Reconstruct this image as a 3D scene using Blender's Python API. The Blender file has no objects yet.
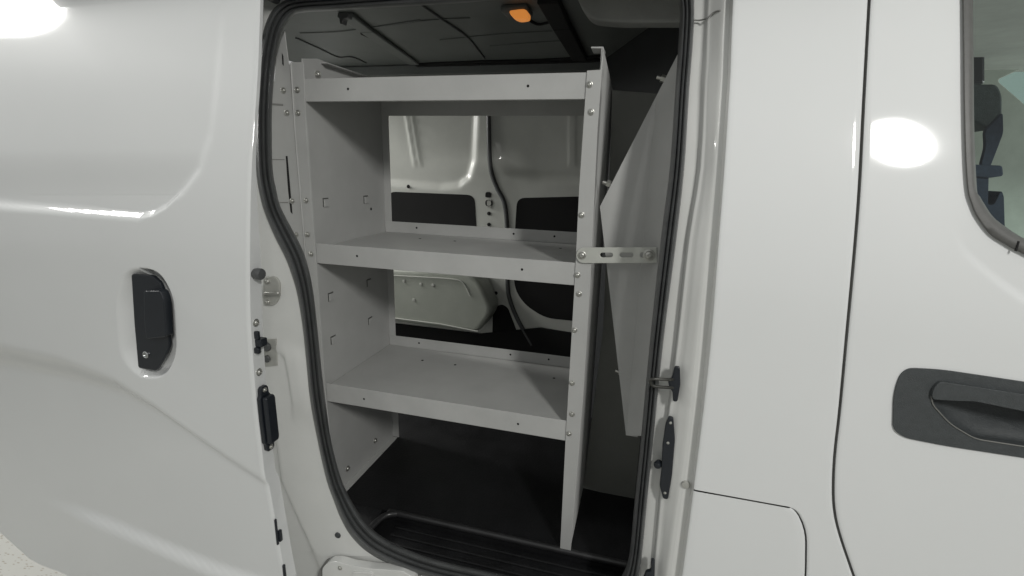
import bpy, bmesh, math, random
from mathutils import Vector, Matrix
random.seed(4)
S = bpy.context.scene
COL = S.collection

# ------------------------------------------------------------------ camera
F = 490.35
RT = Vector((0.96423828, -0.26379269*-1, 0.02565058)).normalized()
UP = Vector((-0.08732855, 0.22484444, 0.97047344)).normalized()
FW = Vector((-0.25023641, 0.93800767, -0.23984025)).normalized()
EYE = Vector((0.0, -0.9, 1.55))
cd = bpy.data.cameras.new('camera'); cam = bpy.data.objects.new('camera', cd); COL.objects.link(cam)
m = Matrix.Identity(4)
for i in range(3):
    m[i][0] = RT[i]; m[i][1] = UP[i]; m[i][2] = -FW[i]; m[i][3] = EYE[i]
cam.matrix_world = m
cd.sensor_width = 36; cd.lens = 36 * F / 1024; cd.clip_start = 0.02; cd.clip_end = 200
S.camera = cam

def ray(px, py): return FW * F + RT * (px - 512) - UP * (py - 288)
def at(px, py, y):                     # the point of the plane Y = y that the photo shows at a pixel
    d = ray(px, py); return EYE + d * ((y - EYE.y) / d.y)
def atx(px, py, x):
    d = ray(px, py); return EYE + d * ((x - EYE.x) / d.x)
def atz(px, py, z):
    d = ray(px, py); return EYE + d * ((z - EYE.z) / d.z)
def lean(z):                           # the body side leans inward towards the roof
    return 0.38 * (z - 1.3) ** 2 if z > 1.3 else 0.0
def on(px, py, off=0.0):               # point on the leaning body side, `off` metres behind the outer skin
    y = off
    for _ in range(6):
        p = at(px, py, y); y = off + lean(p.z)
    return at(px, py, y)

# ------------------------------------------------------------------ materials
def mat(name, col, rough=0.5, metal=0.0, coat=0.0, noise=0.0, nscale=30, bump=0.0, bscale=200, spec=0.5, rvar=0.0):
    M = bpy.data.materials.new(name); M.use_nodes = True
    nt = M.node_tree; b = nt.nodes['Principled BSDF']
    b.inputs['Base Color'].default_value = (*col, 1); b.inputs['Roughness'].default_value = rough
    b.inputs['Metallic'].default_value = metal; b.inputs['Coat Weight'].default_value = coat
    b.inputs['Coat Roughness'].default_value = 0.06; b.inputs['Specular IOR Level'].default_value = spec
    tc = nt.nodes.new('ShaderNodeTexCoord')
    if noise or rvar:
        n = nt.nodes.new('ShaderNodeTexNoise'); n.inputs['Scale'].default_value = nscale
        n.inputs['Detail'].default_value = 6; n.inputs['Roughness'].default_value = 0.6
        nt.links.new(tc.outputs['Object'], n.inputs['Vector'])
        if noise:
            r = nt.nodes.new('ShaderNodeValToRGB')
            r.color_ramp.elements[0].position = 0.3; r.color_ramp.elements[1].position = 0.7
            r.color_ramp.elements[0].color = (*[c * (1 - noise) for c in col], 1)
            r.color_ramp.elements[1].color = (*[min(1, c * (1 + noise)) for c in col], 1)
            nt.links.new(n.outputs['Fac'], r.inputs['Fac']); nt.links.new(r.outputs['Color'], b.inputs['Base Color'])
        if rvar:
            mr = nt.nodes.new('ShaderNodeMapRange')
            mr.inputs['To Min'].default_value = max(0, rough - rvar); mr.inputs['To Max'].default_value = rough + rvar
            nt.links.new(n.outputs['Fac'], mr.inputs['Value']); nt.links.new(mr.outputs['Result'], b.inputs['Roughness'])
    if bump:
        n2 = nt.nodes.new('ShaderNodeTexNoise'); n2.inputs['Scale'].default_value = bscale; n2.inputs['Detail'].default_value = 3
        nt.links.new(tc.outputs['Object'], n2.inputs['Vector'])
        bp = nt.nodes.new('ShaderNodeBump'); bp.inputs['Strength'].default_value = bump; bp.inputs['Distance'].default_value = 0.002
        nt.links.new(n2.outputs['Fac'], bp.inputs['Height']); nt.links.new(bp.outputs['Normal'], b.inputs['Normal'])
    return M

PAINT = mat('white_paint', (0.70, 0.712, 0.708), 0.5, coat=1.0, noise=0.012, nscale=3, bump=0.006, bscale=9, spec=0.12)
JAMB = mat('jamb_paint', (0.66, 0.665, 0.645), 0.5, coat=0.8, noise=0.03, nscale=9, bump=0.04, bscale=40)
PRIMER = mat('inner_paint', (0.56, 0.57, 0.53), 0.42, coat=0.2, noise=0.05, nscale=8)
GREY = mat('grey_powder_coat', (0.415, 0.418, 0.408), 0.48, noise=0.04, nscale=14, bump=0.12, bscale=500, rvar=0.06)
LEDGE = mat('grey_powder_coat_worn', (0.425, 0.428, 0.418), 0.42, noise=0.07, nscale=9, bump=0.12, bscale=500, rvar=0.08)
DKGREY = mat('dark_grey_panel', (0.085, 0.088, 0.08), 0.6, noise=0.12, nscale=6, bump=0.1, bscale=300)
ROOFM = mat('bare_roof_metal', (0.125, 0.135, 0.13), 0.5, noise=0.10, nscale=7, bump=0.1, bscale=25)
LINER = mat('headliner_felt', (0.80, 0.81, 0.77), 0.95, noise=0.1, nscale=12, bump=0.3, bscale=300)
RUBBER = mat('black_rubber', (0.078, 0.081, 0.082), 0.38, noise=0.15, nscale=30, bump=0.15, bscale=260, rvar=0.08)
PLASTIC = mat('black_plastic', (0.012, 0.015, 0.02), 0.34, noise=0.1, nscale=60, bump=0.15, bscale=700)
TEXPL = mat('textured_charcoal_plastic', (0.050, 0.056, 0.058), 0.45, noise=0.12, nscale=90, bump=0.5, bscale=900)
MAT_ = mat('black_floor_mat', (0.007, 0.0072, 0.008), 0.55, noise=0.35, nscale=10, bump=0.6, bscale=160, rvar=0.12, spec=0.35)
BLACK = mat('black_and_cavity_shade', (0.006, 0.006, 0.006), 0.9)  # black parts, and painted shade for holes and cavities
GAP = mat('gap_shade_grey', (0.22, 0.22, 0.21), 0.8)  # the dark of gaps between parts, put into the colour
STEEL = mat('zinc_steel', (0.48, 0.48, 0.45), 0.36, metal=0.9, noise=0.08, nscale=60)
CASTM = mat('cast_bracket_steel', (0.45, 0.45, 0.42), 0.5, metal=0.4, noise=0.1, nscale=40)
STRAP = mat('zinc_plated_strap', (0.52, 0.53, 0.49), 0.42, metal=0.35, noise=0.05, nscale=40)
FABRIC = mat('navy_seat_fabric', (0.030, 0.040, 0.065), 0.9, noise=0.2, nscale=80, bump=0.5, bscale=500)
AMBER = mat('amber_lens', (0.9, 0.30, 0.03), 0.3)
AMBER.node_tree.nodes['Principled BSDF'].inputs['Emission Color'].default_value = (1.0, 0.36, 0.08, 1)
AMBER.node_tree.nodes['Principled BSDF'].inputs['Emission Strength'].default_value = 0.42
WRUB = mat('weathered_window_rubber', (0.10, 0.10, 0.095), 0.5, noise=0.1, nscale=50, bump=0.15, bscale=400)

GLASS = bpy.data.materials.new('tinted_glass'); GLASS.use_nodes = True
nt = GLASS.node_tree; nt.nodes.clear()
o = nt.nodes.new('ShaderNodeOutputMaterial'); mx = nt.nodes.new('ShaderNodeMixShader')
tr = nt.nodes.new('ShaderNodeBsdfTransparent'); tr.inputs['Color'].default_value = (0.80, 0.90, 0.87, 1)
gl = nt.nodes.new('ShaderNodeBsdfGlossy'); gl.inputs['Roughness'].default_value = 0.02
fr = nt.nodes.new('ShaderNodeFresnel'); fr.inputs['IOR'].default_value = 1.5
nt.links.new(fr.outputs['Fac'], mx.inputs['Fac']); nt.links.new(tr.outputs[0], mx.inputs[1])
nt.links.new(gl.outputs[0], mx.inputs[2]); nt.links.new(mx.outputs[0], o.inputs['Surface'])

FLOORM = mat('speckled_floor_coating', (0.5, 0.5, 0.46), 0.45)
nt = FLOORM.node_tree; b = nt.nodes['Principled BSDF']
tc = nt.nodes.new('ShaderNodeTexCoord'); mp = nt.nodes.new('ShaderNodeMapping'); mp.inputs['Scale'].default_value = (0.55, 1.5, 1)
vo = nt.nodes.new('ShaderNodeTexVoronoi'); vo.inputs['Scale'].default_value = 66
rp = nt.nodes.new('ShaderNodeValToRGB')
rp.color_ramp.elements[0].position = 0.16; rp.color_ramp.elements[0].color = (0.24, 0.22, 0.18, 1)
rp.color_ramp.elements[1].position = 0.30; rp.color_ramp.elements[1].color = (0.36, 0.36, 0.335, 1)
nt.links.new(tc.outputs['Object'], mp.inputs[0]); nt.links.new(mp.outputs[0], vo.inputs['Vector'])
nt.links.new(vo.outputs['Distance'], rp.inputs['Fac']); nt.links.new(rp.outputs['Color'], b.inputs['Base Color'])

# ------------------------------------------------------------------ builders
def link(name, me, M, parent=None, smooth=False):
    ob = bpy.data.objects.new(name, me); COL.objects.link(ob)
    for x in (M if isinstance(M, (list, tuple)) else [M]): me.materials.append(x)
    if parent: ob.parent = parent
    if smooth:
        for p in me.polygons: p.use_smooth = True
    return ob
def frombm(name, bm, M, parent=None, smooth=False, recalc=True):
    if recalc: bmesh.ops.recalc_face_normals(bm, faces=bm.faces)
    me = bpy.data.meshes.new(name); bm.to_mesh(me); bm.free()
    return link(name, me, M, parent, smooth)
def smooth_angle(ob, ang=40):
    me = ob.data
    for p in me.polygons: p.use_smooth = True
    me.set_sharp_from_angle(angle=math.radians(ang))
    return ob
def thing(name, label, cat, loc=(0, 0, 0), group=None):
    o = bpy.data.objects.new(name, None); COL.objects.link(o); o.location = (0, 0, 0)
    o['label'] = label; o['category'] = cat; o['kind'] = 'thing'
    if group: o['group'] = group
    return o
def bevel(ob, w=0.002, seg=2, ang=35):
    md = ob.modifiers.new('bevel', 'BEVEL'); md.width = w; md.segments = seg
    md.limit_method = 'ANGLE'; md.angle_limit = math.radians(ang)
    return ob
def add_box(bm, x0, x1, y0, y1, z0, z1, mi=0):
    v = [bm.verts.new((x, y, z)) for x in (x0, x1) for y in (y0, y1) for z in (z0, z1)]
    for f in ((0, 1, 3, 2), (4, 6, 7, 5), (0, 4, 5, 1), (2, 3, 7, 6), (0, 2, 6, 4), (1, 5, 7, 3)):
        fc = bm.faces.new([v[i] for i in f]); fc.material_index = mi
def box(name, x0, x1, y0, y1, z0, z1, M, parent=None, bv=0):
    bm = bmesh.new(); add_box(bm, x0, x1, y0, y1, z0, z1)
    ob = frombm(name, bm, M, parent)
    if bv: bevel(ob, bv)
    return ob
def rounded(pts, r=6, n=5, closed=True):
    """round the corners of a 2D polyline"""
    out = []; N = len(pts)
    for i in range(N):
        if not closed and i in (0, N - 1): out.append(tuple(pts[i])); continue
        p = Vector(pts[i]); a = Vector(pts[i - 1]); c = Vector(pts[(i + 1) % N])
        da = (a - p); dc = (c - p); rr = min(r, da.length * .48, dc.length * .48)
        A = p + da.normalized() * rr; C = p + dc.normalized() * rr
        for k in range(n + 1):
            t = k / n; q = A * (1 - t) ** 2 + p * 2 * t * (1 - t) + C * t * t; out.append((q.x, q.y))
    return out
def spline(pts, n=6):
    """Catmull-Rom through open 2D/3D points"""
    P_ = [Vector(p) for p in pts]; out = []
    for i in range(len(P_) - 1):
        p0 = P_[max(i - 1, 0)]; p1 = P_[i]; p2 = P_[i + 1]; p3 = P_[min(i + 2, len(P_) - 1)]
        for k in range(n):
            t = k / n
            out.append(0.5 * ((2 * p1) + (p2 - p0) * t + (2 * p0 - 5 * p1 + 4 * p2 - p3) * t * t + (3 * p1 - p0 - 3 * p2 + p3) * t ** 3))
    out.append(P_[-1]); return out
def slab3(name, pts, ext, M, parent=None, bv=0.0, holes=(), seg=2):
    """a planar outline (3D points) with optional holes, extruded by the vector ext into a solid"""
    bm = bmesh.new(); edges = []
    for loop in [pts] + list(holes):
        vs = [bm.verts.new(p) for p in loop]
        edges += [bm.edges.new((vs[i], vs[(i + 1) % len(vs)])) for i in range(len(vs))]
    if holes:
        bmesh.ops.triangle_fill(bm, edges=edges, use_beauty=True)
    else:
        bm.verts.ensure_lookup_table(); bm.faces.new(bm.verts[:])
    r = bmesh.ops.extrude_face_region(bm, geom=bm.faces[:])
    bmesh.ops.translate(bm, verts=[g for g in r['geom'] if isinstance(g, bmesh.types.BMVert)], vec=Vector(ext))
    ob = frombm(name, bm, M, parent)
    if bv: bevel(ob, bv, seg)
    return ob
def slab(name, px, y, th, M, parent=None, bv=0.0, holes=(), fn=None, seg=2):
    f = fn or (lambda a, b_: at(a, b_, y))
    return slab3(name, [f(*p[:2]) for p in px], (0, th, 0), M, parent, bv, [[f(*p[:2]) for p in h] for h in holes], seg)
def skin(name, rows, M, parent=None, smooth=True, keep=None, sharp=None):
    bm = bmesh.new(); V = [[bm.verts.new(p) for p in r] for r in rows]
    for i in range(len(V) - 1):
        for j in range(len(V[0]) - 1):
            if keep and not keep(i, j): continue
            try: bm.faces.new((V[i][j], V[i + 1][j], V[i + 1][j + 1], V[i][j + 1]))
            except ValueError: pass
    loose = [v for v in bm.verts if not v.link_faces]
    bmesh.ops.delete(bm, geom=loose, context='VERTS')
    bm.normal_update()
    # the skin must face the camera side (-Y)
    if sum(f.normal.y * f.calc_area() for f in bm.faces) > 0: bmesh.ops.reverse_faces(bm, faces=bm.faces)
    ob = frombm(name, bm, M, parent, smooth, recalc=False)
    if sharp: smooth_angle(ob, sharp)
    return ob
def tube(name, pts, r, M, parent=None, n=8, closed=False):
    bm = bmesh.new(); P_ = [Vector(p) for p in pts]; rings = []; N = len(P_)
    for i, p in enumerate(P_):
        t = (P_[min(i + 1, N - 1)] - P_[max(i - 1, 0)]).normalized()
        a = t.cross(Vector((0.13, 0.2, 0.97)))
        if a.length < 1e-3: a = t.cross(Vector((1, 0, 0)))
        a.normalize(); b_ = t.cross(a)
        rings.append([bm.verts.new(p + (a * math.cos(2 * math.pi * k / n) + b_ * math.sin(2 * math.pi * k / n)) * r) for k in range(n)])
    for i in range(N - 1):
        for k in range(n): bm.faces.new((rings[i][k], rings[i][(k + 1) % n], rings[i + 1][(k + 1) % n], rings[i + 1][k]))
    bm.faces.new(rings[0]); bm.faces.new(rings[-1][::-1])
    ob = frombm(name, bm, M, parent); return smooth_angle(ob, 50)
def lathe(name, prof, loc, nrm, M, parent=None, n=20, ang=40):
    """profile of (radius, height) revolved round nrm at loc"""
    bm = bmesh.new(); z = Vector(nrm).normalized(); x = z.orthogonal().normalized(); y = z.cross(x); loc = Vector(loc)
    rings = [[bm.verts.new(loc + z * h + (x * math.cos(2 * math.pi * k / n) + y * math.sin(2 * math.pi * k / n)) * max(r, 1e-5)) for k in range(n)] for r, h in prof]
    for a, b_ in zip(rings, rings[1:]):
        for k in range(n): bm.faces.new((a[k], a[(k + 1) % n], b_[(k + 1) % n], b_[k]))
    bm.faces.new(rings[0][::-1]); bm.faces.new(rings[-1])
    ob = frombm(name, bm, M, parent); return smooth_angle(ob, ang)

# one bolt mesh: washer, domed head, drive recess
def bolt_mesh():
    bm = bmesh.new(); n = 14
    prof = [(1.35, 0), (1.35, .22), (1.25, .28), (1.0, .3), (.95, .62), (.7, .85), (.36, .92), (.34, .6), (.02, .58)]
    rings = [[bm.verts.new((r * math.cos(2 * math.pi * k / n), r * math.sin(2 * math.pi * k / n), h)) for k in range(n)] for r, h in prof]
    for a, b_ in zip(rings, rings[1:]):
        for k in range(n): bm.faces.new((a[k], a[(k + 1) % n], b_[(k + 1) % n], b_[k]))
    bmesh.ops.recalc_face_normals(bm, faces=bm.faces)
    me = bpy.data.meshes.new('bolt'); bm.to_mesh(me); bm.free(); me.materials.append(STEEL)
    for p in me.polygons: p.use_smooth = True
    me.set_sharp_from_angle(angle=math.radians(45)); return me
BOLT = bolt_mesh()
def bolt(parent, loc, nrm=(0, -1, 0), r=0.0055, name='bolt'):
    ob = bpy.data.objects.new(name, BOLT); COL.objects.link(ob); ob.parent = parent
    ob.location = loc; ob.scale = (r, r, r); ob.rotation_euler = Vector(nrm).to_track_quat('Z', 'Y').to_euler()
    return ob
def hole_discs(bm, spots, nrm, r, mi):
    """dark screw holes let into a sheet: short discs just proud of it, material slot mi"""
    z = Vector(nrm).normalized(); x = z.orthogonal().normalized(); y = z.cross(x)
    for p in spots:
        p = Vector(p); n = 10
        a = [bm.verts.new(p + z * .0006 + (x * math.cos(2 * math.pi * k / n) + y * math.sin(2 * math.pi * k / n)) * r) for k in range(n)]
        b_ = [bm.verts.new(v.co - z * .002) for v in a]
        f = bm.faces.new(a); f.material_index = mi
        for k in range(n):
            f = bm.faces.new((a[k], a[(k + 1) % n], b_[(k + 1) % n], b_[k])); f.material_index = mi

def sd(px, py, line):
    """signed distance (pixels) to an open polyline; positive on its left-hand side walking in image space (y down => upper side when walking right)"""
    best = 1e9; sg = 1
    for (x0, y0), (x1, y1) in zip(line, line[1:]):
        dx, dy = x1 - x0, y1 - y0; L = dx * dx + dy * dy
        t = max(0, min(1, ((px - x0) * dx + (py - y0) * dy) / L))
        qx, qy = px - x0 - t * dx, py - y0 - t * dy; d = math.hypot(qx, qy)
        if d < best - 1e-6:
            best = d; sg = 1 if dx * (py - y0) - dy * (px - x0) < 0 else -1
    return best * sg
def ss(a, b_, x):
    t = max(0, min(1, (x - a) / (b_ - a))); return t * t * (3 - 2 * t)
def lerpline(line, y):
    """x of a mostly vertical pixel polyline at row y"""
    if y <= line[0][1]: a, b_ = line[0], line[1]
    elif y >= line[-1][1]: a, b_ = line[-2], line[-1]
    else:
        for a, b_ in zip(line, line[1:]):
            if a[1] <= y <= b_[1]: break
    return a[0] + (b_[0] - a[0]) * (y - a[1]) / (b_[1] - a[1])
def liney(line, x):
    return lerpline([(q, p) for p, q in line], x)
def inside(px, py, poly):
    c = False
    for (x0, y0), (x1, y1) in zip(poly, poly[1:] + poly[:1]):
        if (y0 > py) != (y1 > py) and px < (x1 - x0) * (py - y0) / (y1 - y0) + x0: c = not c
    return c

# ================================================================== THE VAN
van = thing('van', 'white cargo van with open sliding door and a shelved load bay behind it', 'van')
YF = 0.20                                   # shelf fronts
ZF = at(565, 550, YF).z                     # load floor
YW = 1.10                                   # far wall
ZC = at(480, 64, YW).z                      # roof lining

# ---------------- sliding door, slid back along the body
DOOR_OFF = -0.07
edge = [(262, -80), (260, -40), (259, 0), (257.8, 34), (256.4, 71), (252.5, 133), (250.7, 163), (249.3, 204), (248.7, 263), (249.3, 313),
        (250.7, 341), (255, 398), (262, 460), (263.8, 475), (272, 521), (282, 576), (306, 690), (318, 760)]
edge = [(p.x, p.y) for p in spline(edge, 4)]
low = [(-260, 330), (-180, 390), (-90, 470), (-40, 528), (0, 564), (10, 573), (20, 578), (28, 581), (40, 584), (55, 589), (70, 596), (100, 612), (180, 660), (330, 760)]
blank = [(-400, 170), (0, 205), (100, 213), (138, 216), (152, 213), (164, 206), (180, 191), (198, 169), (210, 135), (217, 75), (223, 5), (230, -120)]
fold = [(-400, 296), (0, 361), (60, 374), (110, 389), (150, 410), (185, 432), (225, 458), (262, 482), (300, 505)]
flick = [(-60, 490), (40, 517), (100, 535), (150, 550), (190, 562), (230, 574), (280, 590)]
shoulder = [(-400, -10), (-40, 12), (60, 22), (110, 27), (160, 46), (216, 66), (290, 90)]
belt = [(-400, 90), (0, 108), (120, 122), (216, 128), (290, 132)]
cup = rounded([(126, 268), (158, 269.5), (173, 296), (176, 354), (165, 377), (138, 377), (121, 356), (117, 300)], 14, 6)
def segd(px, py, poly):
    d = min(abs(sd(px, py, [a, b_])) for a, b_ in zip(poly, poly[1:] + poly[:1]))
    return d if inside(px, py, poly) else -d
def relief(x, y):
    r = 0.0
    d = sd(x, y, blank)
    amp = 0.0145 if y > 195 else 0.0145 * (0.35 + 0.65 * ss(150, 200, y))
    amp -= .0026 * ss(130, 60, y)
    r += amp * ss(-4.5, 4.5, d)
    if y > 80:
        w = 3 + 16 * (1 - ss(40, 225, x))
        d = sd(x, y, fold); r += (0.007 + 0.050 * (1 - ss(40, 250, x))) * ss(w, -w, d)
    if y > 430:
        d = sd(x, y, flick); r += -0.018 * ss(15, 90, x) * ss(4.5, -4.5, d)
    ys, yb = liney(shoulder, x), liney(belt, x)
    t = (y - ys) / (yb - ys); k = math.log(1 + math.exp(26 * t)) / 26 - math.log(1 + math.exp(14 * (t - 1))) / 14
    r += -0.0016 * k * (0.25 + 0.75 * ss(290, 120, x))
    if 100 < x < 195 and 255 < y < 390:
        d = segd(x, y, cup)
        # dished on the rear side, steep on the front side
        w = 13 if x < 140 else 5
        r += 0.034 * ss(-1.5, w, d)
    return r
rows = []
XB = [-260 + 5 * k for k in range(74)] + [110 + .8 * k for k in range(88)] + [181 + 3 * k for k in range(24)]
YBS = [-70 + 3 * k for k in range(86)] + [188 + .65 * k for k in range(50)] + [221 + 2.5 * k for k in range(16)] + [261 + .9 * k for k in range(135)] + [383 + 3 * k for k in range(87)]
XB = sorted(XB); YBS = sorted(YBS)
US = [min(1, (x + 260) / (254 + 260)) for x in XB if x < 253] + [.994, .997, .9985, 1.0]
VS = [(y + 70) / (641 + 70) for y in YBS if y < 641] + [1.0]
NY, NX = len(VS) - 1, len(US) - 1
for i in range(NY + 1):
    row = []
    for j in range(NX + 1):
        u = US[j]
        x0, y0 = -260, -70
        # columns follow the leading edge; rows end at the lower outline
        v = VS[i]
        yy = y0 + v * 830
        xe = lerpline(edge, yy); x = x0 + u * (xe - x0)
        yl = liney(low, x) if x > -260 else 330
        # squash rows so that the last one lies on the lower outline
        y = y0 + v * (min(yl, 760) - y0)
        xe = lerpline(edge, y); x = x0 + u * (xe - x0)
        for _ in range(4):
            x = x0 + u * (lerpline(edge, y) - x0); y = y0 + v * (min(liney(low, x), 760) - y0)
        xe = lerpline(edge, y); x = x0 + u * (xe - x0)
        p = on(x, y, DOOR_OFF)
        rl = (xe - x)
        roll = 0.004 * max(0, 1 - rl / 3.0) ** 2
        p = Vector((p.x, p.y + relief(x, y) + roll, p.z))
        row.append(p)
    # leading edge folds inwards to the end face
    e = row[-1]
    T = .009 + .025 * ss(130, 300, y)
    row += [e + Vector((0.0, T * .2, 0)), e + Vector((-0.0005, T, 0)), e + Vector((-0.05, T, 0))]
    rows.append(row)
door = skin('sliding_door', rows, PAINT, van, sharp=38)
door['label'] = 'open sliding door slid back over the rear quarter'
# inner skin of the door closes it behind
bk = []
for (x, y) in [(-258, -68), (245, -68)]: pass

# recessed handle of the sliding door
hp = [(131, 274), (152, 275.5), (160, 283), (165.5, 298), (168, 334), (169, 345), (167, 352), (156, 371), (138, 368), (136, 345), (134, 323), (132, 290)]
HB = DOOR_OFF + 0.003
hnd = slab('handle_plate', rounded(hp, 2.5, 3), HB, 0.009, PLASTIC, door, 0.002, fn=lambda a, b_: on(a, b_, HB))
gp = rounded([(143.5, 291), (160, 291), (163.5, 300), (166, 337), (146, 339), (144, 320)], 2.5, 4)
slab('pull_handle', gp, HB, 0.020, PLASTIC, door, 0.006, fn=lambda a, b_: on(a, b_, HB - 0.019), seg=5)
c = on(146.5, 354.5, HB)
lathe('lock_cylinder', [(0.0085, 0), (0.0085, .003), (0.007, .0042), (0.0058, .003), (0.0058, .0016), (0.0, .0015)], c, (0, -1, 0.02), mat('lock_chrome', (.55, .56, .56), .25, metal=1), door)

# hardware on the leading end face of the door (faces forward, +X)
def endface(y_px, frac, extra=0.0):
    """point on the end face at pixel row y_px; frac 0 = outer edge, 1 = inner edge"""
    x = lerpline(edge, y_px); p = on(x, y_px, DOOR_OFF)
    return Vector((p.x + extra, p.y + 0.004 + 0.030 * frac, p.z))
lathe('rubber_buffer', [(0.011, 0), (0.011, .006), (0.0125, .008), (0.0125, .018), (0.010, .021), (0, .0215)], endface(275, .42), (1, -0.1, 0), RUBBER, door)
for yy in (325, 375): bolt(door, endface(yy, .45), (1, 0, 0), 0.0065)
bm = bmesh.new()
def ef_box(bm, ya, yb, fa, fb, dep):
    a = endface((ya + yb) / 2, 0); z0 = endface(yb, 0).z; z1 = endface(ya, 0).z
    add_box(bm, a.x - .002, a.x + dep, a.y + .030 * fa, a.y + .030 * fb, z0, z1)
ef_box(bm, 333, 341, .2, .5, .010); ef_box(bm, 341, 349, .25, .95, .016); ef_box(bm, 349, 355, .1, .45, .012)
bevel(frombm('latch', bm, PLASTIC, door), .003, 3)
# long black actuator cover with a screw ear at both ends
pr = []
for k in range(24):
    a = 2 * math.pi * k / 24
    pr.append((math.cos(a), math.sin(a)))
top = endface(389, .5); bot = endface(454, .55)
ax = (bot - top)
def cover_outline(h, half):
    out = []
    prof = [(0.0, .22), (.03, .36), (.12, .40), (.16, .52), (.5, .55), (.84, .52), (.88, .40), (.97, .36), (1.0, .22)]
    for t, w in prof: out.append((t, w * half))
    for t, w in prof[::-1]: out.append((t, -w * half))
    return out
pts = [Vector((top.x + ax.x * t + .0005, top.y + ax.y * t + w, top.z + ax.z * t)) for t, w in cover_outline(0, .032)]
cov = slab3('actuator_cover', pts, (.010, 0, 0), PLASTIC, door, .002)
pts = [Vector((top.x + ax.x * t + .010, top.y + ax.y * t + w, top.z + ax.z * t)) for t, w in [(.14, -.013), (.14, .014), (.2, .017), (.8, .017), (.86, .014), (.86, -.013)]]
slab3('raised_cover', pts, (.014, 0, 0), PLASTIC, door, .005, seg=4)
for t in (.055, .945): bolt(door, Vector((top.x + ax.x * t + .010, top.y + ax.y * t, top.z + ax.z * t)), (1, 0, 0), .0045)
bm = bmesh.new(); ef_box(bm, 521, 547, .02, .22, .003); ef_box(bm, 534, 545, .2, .5, .006); bevel(frombm('lower_latch', bm, PLASTIC, door), .002)
bm = bmesh.new(); ef_box(bm, 567, 585, .02, .25, .004); bevel(frombm('lower_guide', bm, PLASTIC, door), .002)

# ---------------- door opening: rubber seal (outer, inner pixel pairs run round the opening)
pairs = [((700, -46), (668, -24)), ((620, -40), (600, -14)), ((560, -28), (540, -6)), ((480, -20), (480, 1)), ((420, -14), (425, 5)), ((360, -8), (371, 8)), ((325, -5), (335, 10.5)), ((300, -3), (313, 11.5)),
    ((288, -0.5), (302, 12.5)), ((280.6, 3), (294.5, 14.5)), ((271, 12), (286.5, 23)), ((263.5, 31), (280, 37)), ((258, 62), (275, 66)), ((255.5, 100), (272, 102)),
    ((254.8, 135), (271.6, 136)), ((256.5, 172), (272.5, 170)), ((260, 195), (276, 190)), ((265, 213), (280, 206)), ((274, 235), (290, 226)), ((285, 257), (300.5, 246)),
    ((291.5, 274), (306.5, 262)), ((297.4, 295), (312.5, 289)), ((303, 330), (317, 327)), ((306.5, 365), (320.5, 362)), ((310, 400), (324.6, 397)),
    ((318.5, 445), (331, 441)), ((326.5, 480), (340, 476)), ((333.6, 500), (347, 493)), ((341, 519), (356, 509)), ((351, 536), (367, 524)), ((366, 551), (382, 537)), ((388, 563), (405, 549)),
    ((424, 576), (436, 560)), ((470, 587), (480, 570)), ((540, 600), (548, 583)), ((600, 608), (600, 590)), ((624, 608), (614, 588)), ((634, 598), (622, 576)),
    ((641, 560), (629.5, 555)), ((647, 500), (635, 500)), ((653, 440), (641, 440)), ((663, 343), (650, 343)), ((676, 240), (661, 240)), ((684, 168), (670, 168)),
    ((689, 90), (675.5, 90)), ((692.5, 45), (678.5, 45)), ((694, 15), (680, 8)), ((694, -8), (677, -8)), ((700, -30), (672, -20))]
PO = spline([a for a, b_ in pairs] + [pairs[0][0]], 5)[:-1]; PI_ = spline([b_ for a, b_ in pairs] + [pairs[0][1]], 5)[:-1]
prof = [(-.02, .062), (0.02, .046), (.10, .037), (.20, .034), (.30, .038), (.36, .045), (.42, .040), (.50, .036), (.58, .040), (.63, .047), (.68, .042), (.78, .037), (.88, .042), (.96, .052), (1.0, .066), (1.02, .105)]
NP = len(PO); rws = []
for t, off in prof:
    r = []
    for a, b_ in zip(PO, PI_):
        q = a.lerp(b_, t); r.append(on(q.x, q.y, 0.04 + (off - .04)))
    r.append(r[0]); rws.append(r)
seal = skin('door_seal', rws, RUBBER, van, sharp=70)
bmv = None

# ---------------- rear door jamb and sill: white sheet metal round the seal
OUT = [(p.x, p.y) for p in PO]
# left side of the opening: outer seal line as x(y) for y from -10 to 560
leftO = sorted([(p.x + 2, p.y) for p in PO if p.x < 400 and p.y > 0 and p.y < 565 and p.x < 372], key=lambda q: q[1])
JOFF = .055
crease = [(270, 380), (274, 440), (279, 482), (292, 512), (305, 540), (314, 562), (330, 600), (350, 640)]
dent = [(280, 352), (286, 358), (290, 380), (293, 402), (292, 420)]
def jrel(x, y):
    r = 0.0
    if y > 400:
        d = sd(x, y, crease); r += .018 * ss(400, 470, y) * ss(3.0, -3.0, d)
    if 330 < y < 425:
        d = sd(x, y, dent); r += -.009 * ss(340, 360, y) * ss(425, 395, y) * ss(-1.5, 1.5, d) * ss(24, 10, d)
    r += 0.006 * ss(275, 250, x)
    return r
rws = []
for i in range(130):
    y = 2 + i * (556 - 2) / 129
    xo = lerpline(leftO, y); row = []
    for j in range(46):
        x = 225 + (xo - 225) * j / 45; p = on(x, y, JOFF); row.append(p + Vector((0, jrel(x, y), 0)))
    rws.append(row)
frame = skin('door_frame', rws, JAMB, van)
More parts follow.
